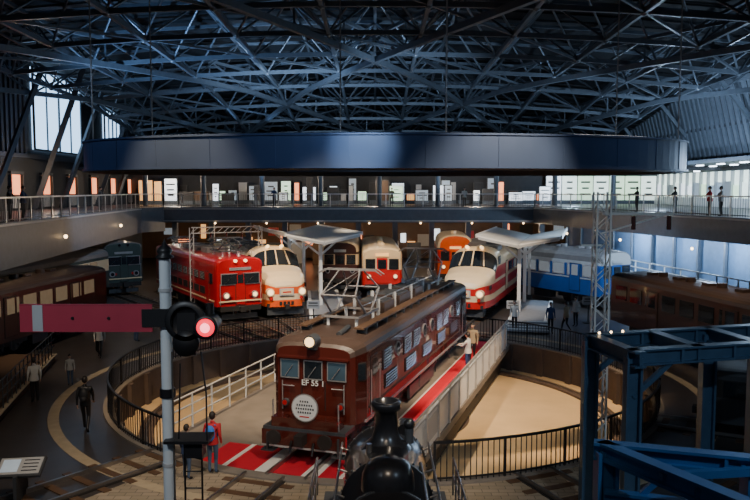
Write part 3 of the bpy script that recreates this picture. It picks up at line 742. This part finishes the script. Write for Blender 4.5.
b=B(); b.prism([(-16,18),(-11.6,21),(-13.0,27),(-14.3,33),(-17,33),(-18,18)],0,.3,wood); 
for p,q in(((-11.6,21),(-13.0,27)),((-13,27),(-14.3,33))):
    b.beam((*p,.31),(*q,.31),.2,.03,beigeline)
    for k in range(10):
        a=Vector((*p,0)).lerp(Vector((*q,0)),k/10); b.cyl((a.x,a.y,.3),(a.x,a.y,1.3),.025,darkgrey,n=6)
    for z in(.7,1.0,1.3): b.cyl((*p,z),(*q,z),.025,darkgrey,n=6)
b.build('side_deck')
# exhibited wheelset on the side deck
b=B()
for x in(-.56,.56):
    b.cyl((x-.06,0,.62),(x+.06,0,.62),.62,undermat,n=32); b.cyl((x-.1,0,.62),(x+.1,0,.62),.16,darkgrey,n=16)
    for k in range(8):
        a=2*pi*k/8; b.beam((x*1.12,.15*math.cos(a),.62+.15*math.sin(a)),(x*1.12,.55*math.cos(a),.62+.55*math.sin(a)),.05,.05,steel)
b.cyl((-.8,0,.62),(.8,0,.62),.09,steel,n=12); b.box((0,0,.03),(1.8,1.4,.06),offw)
b.build('wheelset_exhibit',(-13.6,24.5,.3),.4)
def sign(loc,m,h=1.3,w=.7,rz=0.):
    b=B(); b.box((0,0,h/2),(.06,.06,h),darkgrey); b.box((0,-.05,h),(w,.05,.45),m); b.box((0,-.08,h+.1),(w*.7,.01,.06),darkgrey); b.box((0,-.08,h-.05),(w*.8,.01,.04),darkgrey); b.box((0,0,.03),(.5,.4,.06),darkgrey); b.build('information_sign',(*loc,0),rz)
for l,m in(((-3.4,41.0),offw),((7.6,41),offw),((1.8,44),offw),((-10.4,40.8),offw),((12.2,42.5),offw)): sign(l,m)
b=B()
for k in range(4): b.box((0,-k*.35,.27-k*.045),(2.4,.3,.36-k*.08),slabm); b.box((0,-k*.35-.12,.455-k*.085),(2.4,.06,.02),white)
b.build('platform_steps',(8.3,40.6,0),-.25)
b=B()
for p in((-17.6,42),(-18.9,55)): b.sph((p[0]+.25,p[1],5.0),.11,lampw,10)
for k in range(7): b.sph((-14+k*4.5,65.7,4.7),.08,lampw,8)
for k in range(4):
    p=Vector((14.5,64,3.9)).lerp(Vector((20,39,3.9)),k/3); b.sph(p+Vector((1.9,0,0)),.1,lampw,8)
b.build('wall_lamp')
# ---------------------------------------------------------------- people
def person(name,loc,heading,pose='stand',H=1.7,top=None,bot=None,hairm=None,skirt=False,pack=None,z=0.):
    s=H/1.7; top=top or darkgrey; bot=bot or black; hairm=hairm or HAIR
    J={'pel':(0,0,.95,.145,.11),'sp':(0,0,1.12,.135,.1),'ch':(.0,0,1.32,.165,.115),'nb':(-.01,0,1.43,.08,.07),'nk':(.01,0,1.53,.052,.052)}
    for sd,y in(('l',1),('r',-1)):
        J['sh'+sd]=(-.01,y*.175,1.38,.068,.068); J['hp'+sd]=(0,y*.085,.88,.095,.095)
        J['el'+sd]=(-.04,y*.225,1.12,.047,.047);J['wr'+sd]=(.05,y*.23,.89,.03,.03);J['ha'+sd]=(.07,y*.228,.82,.036,.022)
        J['kn'+sd]=(.02,y*.09,.5,.062,.062);J['an'+sd]=(-.02,y*.09,.09,.042,.042);J['to'+sd]=(.14,y*.1,.04,.04,.035)
    if pose=='walk':
        J['knl']=(.17,.085,.51,.062,.062);J['anl']=(.24,.085,.1,.042,.042);J['tol']=(.4,.09,.07,.038,.035)
        J['knr']=(.03,-.085,.49,.062,.062);J['anr']=(-.27,-.085,.17,.042,.042);J['tor']=(-.16,-.09,.045,.038,.035)
        J['ell']=(-.12,.22,1.13,.047,.047);J['wrl']=(-.1,.22,.9,.03,.03);J['hal']=(-.09,.215,.83,.036,.022)
        J['elr']=(.06,-.22,1.13,.047,.047);J['wrr']=(.2,-.2,.95,.03,.03);J['har']=(.25,-.195,.89,.036,.022)
    if pose=='lean':
        for sd,y in(('l',1),('r',-1)):
            J['el'+sd]=(.16,y*.23,1.17,.047,.047);J['wr'+sd]=(.36,y*.15,1.19,.03,.03);J['ha'+sd]=(.43,y*.12,1.18,.036,.022)
    if pose=='phone':
        J['elr']=(.06,-.22,1.14,.047,.047);J['wrr']=(.27,-.1,1.3,.03,.03);J['har']=(.33,-.07,1.36,.036,.022)
    E=[('pel','sp',top),('sp','ch',top),('ch','nb',top),('nb','nk',SKIN)]
    for sd in'lr': E+=[('ch','sh'+sd,top),('sh'+sd,'el'+sd,top),('el'+sd,'wr'+sd,top),('wr'+sd,'ha'+sd,SKIN),('pel','hp'+sd,bot),('hp'+sd,'kn'+sd,bot),('kn'+sd,'an'+sd,bot),('an'+sd,'to'+sd,black)]
    ks=list(J); me=bpy.data.meshes.new(name+'_sk'); me.from_pydata([Vector(J[k][:3])*s for k in ks],[(ks.index(a),ks.index(c_)) for a,c_,_ in E],[])
    ob=bpy.data.objects.new(name+'_sk',me); scene.collection.objects.link(ob)
    ob.modifiers.new('Skin','SKIN'); sv=me.skin_vertices[0].data
    for i,k in enumerate(ks): sv[i].radius=(J[k][3]*s,J[k][4]*s); sv[i].use_root=(k=='pel')
    md=ob.modifiers.new('Sub','SUBSURF'); md.levels=1; md.render_levels=1
    dg=bpy.context.evaluated_depsgraph_get(); em=bpy.data.meshes.new_from_object(ob.evaluated_get(dg))
    b=B(); vs=[v.co.copy() for v in em.vertices]
    def dist(p,a,c_):
        a=Vector(a)*s;c_=Vector(c_)*s;t=max(0,min(1,(p-a).dot(c_-a)/max(1e-9,(c_-a).length_squared)));return (p-a.lerp(c_,t)).length
    off=len(b.v); b.v+=[tuple(v) for v in vs]
    for f in em.polygons:
        best=min(E,key=lambda e:dist(f.center,J[e[0]][:3],J[e[1]][:3])-.5*J[e[0]][3]*s)
        b.f.append([i+off for i in f.vertices]); b.m.append(b.mi(best[2])); b.sm.append(True)
    bpy.data.objects.remove(ob)
    hc=Vector((.03,0,1.62))*s
    b.sph(hc,.1*s,SKIN,14,(.92,.76,1.15)); b.sph(hc+Vector((-.018,0,.022))*s,.108*s,hairm,14,(.95,.82,1.08))
    b.cyl(hc+Vector((.085,0,.02))*s,hc+Vector((.112,0,-.02))*s,.009*s,SKIN,r1=.016*s,n=6)
    for y in(-1,1):
        b.sph(hc+Vector((.083,y*.032,.006))*s,.009*s,black,6); b.sph(hc+Vector((0,y*.082,-.005))*s,.022*s,SKIN,8,(.8,.4,1.3))
    b.box(hc+Vector((.088,0,-.05))*s,(.01*s,.04*s,.008*s),LIPS)
    for sd,y in(('l',1),('r',-1)):
        h=Vector(J['ha'+sd][:3])*s; w0=Vector(J['wr'+sd][:3])*s; dr=(h-w0).normalized(); side=Vector((0,0,1)).cross(dr) if abs(dr.z)<.9 else Vector((1,0,0)); side.normalize()
        inn=Vector((0,-y,0))*.35
        for q in range(4):
            st=h+side*((q-1.5)*.019*s); l=(.038,.044,.042,.033)[q]*s; mid=st+dr*l; b.cyl(st,mid,.0095*s,SKIN,n=6); b.cyl(mid,mid+(dr+inn).normalized()*l*.8,.0085*s,SKIN,r1=.007*s,n=6)
        tb=w0.lerp(h,.4)+side*.03*s; tm=tb+(dr+side*.7).normalized()*.04*s; b.cyl(tb,tm,.011*s,SKIN,n=6); b.cyl(tm,tm+dr*.03*s,.009*s,SKIN,n=6)
    if skirt: b.lathe((0,0,0),(0,0,1),[(.55*s,.25*s),(.75*s,.2*s),(1.0*s,.14*s),(1.03*s,.13*s)],bot,16)
    b.lathe((0,0,0),(0,0,1),[(.86*s,.168*s),(.95*s,.16*s),(1.05*s,.145*s)],top,16)
    if pack:
        b.sph(Vector((-.2,0,1.2))*s,.2*s,pack,12,(.55,.75,1.15)); b.sph(Vector((-.29,0,1.1))*s,.1*s,pack,10,(.6,1,.9))
        for y in(-.11,.11): b.beam(Vector((-.12,y,1.42))*s,Vector((.11,y,1.3))*s,.04*s,.02*s,pack); b.beam(Vector((.11,y,1.3))*s,Vector((.05,y*1.2,1.05))*s,.04*s,.02*s,pack)
    return b.build(name,(loc[0],loc[1],z),heading)
SKIN=M('skin',(.55,.34,.25),.5,var=.05); HAIR=M('hair_black',(.02,.015,.013),.5); LIPS=M('lips',(.4,.12,.1),.5)
navy=M('navy_cloth',(.03,.06,.16),.8); redc=M('red_cloth',(.50,.02,.03),.8); whitec=M('white_cloth',(.5,.5,.48),.8); jean=M('denim',(.06,.1,.18),.85); bluebag=M('blue_bag',(.03,.18,.6),.6); khaki=M('khaki',(.3,.24,.15),.8)
person('man_walking',(-9.1,23.1),1.75,'walk',1.74,black,black,pack=M('black_bag',(.015,.015,.018),.6))
person('child_with_backpack',(-4.35,19.6),1.45,'stand',1.66,redc,jean,pack=bluebag)
person('visitor',(-4.95,19.2),1.0,'stand',1.45,navy,jean)
person('visitor',(-12.2,26.4),2.2,'stand',1.6,whitec,black); person('visitor',(-11.9,28.8),-1.2,'stand',1.2,whitec,jean)
person('visitor',(-12.5,33.6),-1.4,'walk',1.6,whitec,black); person('visitor',(-12.0,37.2),1.0,'stand',1.7,whitec,jean); person('visitor',(-13.0,34.6),.5,'stand',1.7,black,black)
pp=P(3.0,2.7); person('visitor',(pp.x,pp.y),2.6,'lean',1.65,whitec,navy,z=.02)
pp=P(5.0,2.5); person('visitor',(pp.x,pp.y),-1.9,'phone',1.7,khaki,black,z=.02)
for l,h,po,t in(((7.5,39.9),-2,'stand',whitec),((10.2,39.6),2.2,'walk',khaki),((9.3,39.3),-1.5,'stand',navy),((-.9,43.5),.6,'walk',darkgrey),((1.2,45.0),-1.8,'phone',navy),((11.2,41.4),-2.5,'stand',whitec),((.2,46),1,'stand',whitec)): person('visitor',l,h,po,1.65,t,black)
for l,h,t in(((-17.9,38.2),.1,navy),((-17.7,36.4),.1,black),((18.0,51.6),3.3,black),((-20.1,55),0,darkgrey),((18.9,47.3),3.2,darkgrey),((19.6,44.0),3.1,redc),((19.9,43.2),3.1,whitec),((1.5,66.9),-1.57,khaki),((-9,67.2),-1.57,navy),((8,67.2),-1.57,whitec)):
    person('visitor',l,h,'lean',1.7,t,black,z=DZ-.02)
# ---------------------------------------------------------------- lights
G=2.4
def spot(loc,tgt,e,col,ang=60,blend=.7,rad=.12):
    l=bpy.data.lights.new('spot_lamp','SPOT'); l.energy=e*G;l.color=col;l.spot_size=math.radians(ang);l.spot_blend=blend;l.shadow_soft_size=rad
    o=bpy.data.objects.new('spot_lamp',l); scene.collection.objects.link(o); o.location=loc
    o.rotation_euler=(Vector(tgt)-Vector(loc)).to_track_quat('-Z','Y').to_euler()
def point(loc,e,col,rad=.1):
    l=bpy.data.lights.new('point_lamp','POINT'); l.energy=e*G;l.color=col;l.shadow_soft_size=rad
    o=bpy.data.objects.new('point_lamp',l); scene.collection.objects.link(o); o.location=loc
W=(1,.70,.42);Wn=(1,.80,.58);K=(.55,.75,1);Bl=(.25,.5,1)
spot((-8,22,15),(-5.5,28,0),3600,W,45); spot((9,26,15),(6,29,0),5200,W,42,.5); spot((-3,17,14),(0,26,1),4400,Wn,44)
spot((8,18,14),(1,30,2),4600,Wn,36); spot((-4,36,15),(-5.4,45,1.5),5000,Wn,38); spot((5,34,15),(5.8,45,1.5),5600,Wn,38)
spot((-10,34,15),(-9,44,2),4600,Wn,38); spot((14,38,14),(14,49,1),4600,K,46); spot((-14,30,14),(-13,36,0),1300,Wn,60); spot((0,44,14),(.5,53,1.5),5000,Wn,34); spot((5,46,13),(6.3,59,3),3000,Wn,30)
spot((3,12,13),(-2,19,0),1900,Wn,50); spot((16,22,13),(15,29,0),900,Wn,60); spot((12,30,14),(15,33,2),1100,W,50); spot((-7,14,13),(-8,22,0),1000,Wn,55)
spot((0,34,14.5),(1.5,42,0),2200,K,60)
# spots added to wash the ring band and brighten its centre
spot((-.4,14,13.5),(-.4,24.6,8.9),3400,(.7,.85,1),14,1.,.1); spot((-2.5,13,14),(-3.0,25,8.9),900,(.4,.6,1),46,1.); spot((6,13,14),(6,25.5,8.9),420,(.4,.6,1),50,1.); spot((-16,22,14),(-10,28,9),550,(.4,.6,1),44,1.); spot((16,22,14),(10,28,9),350,(.4,.6,1),44,1.)
# truss up-lights, plus spots added to brighten the right slat panels
for p,q,e,c in(((-16,44,7.5),(-12,50,18),4600,(.32,.58,1)),((-6,50,10),(-6,58,17),3300,K),((4,44,10),(0,54,17),2000,K),((14,50,9),(14,60,17),1300,K),((-12,66,8.5),(-12,74,16),1500,(.35,.6,1)),((8,66,8.5),(8,76,15),800,K),((20,52,9),(29,62,14),2300,K),((21,40,9),(29,52,14),2200,K),((-20,58,8),(-26,52,15),350,Bl)):
    spot(p,q,e,c,100,.9)
for p,e,c in(((17.9,54,4.3),330,K),((19.9,44,4.3),330,K),((18.6,49,4.3),260,K),((-12,70,4.2),220,W),((-4,72,4.2),220,W),((5,71,4.2),220,W),((12,72,4.2),200,W),((-20,60,4),130,W),((-22,46,3.6),100,W),((-20,75,8.7),240,Wn),((-10,75,8.7),240,Wn),((0,75,8.7),240,Wn),((10,75,8.7),240,Wn),((20,76,8.7),300,K),((26,50,9),460,K),((26,38,9),400,K),((24,64,9),300,K),((-24,56,8.6),90,W)): point(p,e,c)
spot((-8,40,14),(-18,50,5),2200,K,50); spot((-6,4,11),(-3.9,12.5,5),620,(.8,.9,1),50); spot((7,4,11),(5,14,3.5),800,(.6,.8,1),60); spot((0,4,12),(.2,13,2.5),560,Wn,45)  # unseen spots added to brighten the signal and put highlights on the steam locomotive
w=bpy.data.worlds.new('world'); scene.world=w; w.use_nodes=True
w.node_tree.nodes['Background'].inputs[0].default_value=(.5,.62,.82,1); w.node_tree.nodes['Background'].inputs[1].default_value=.10
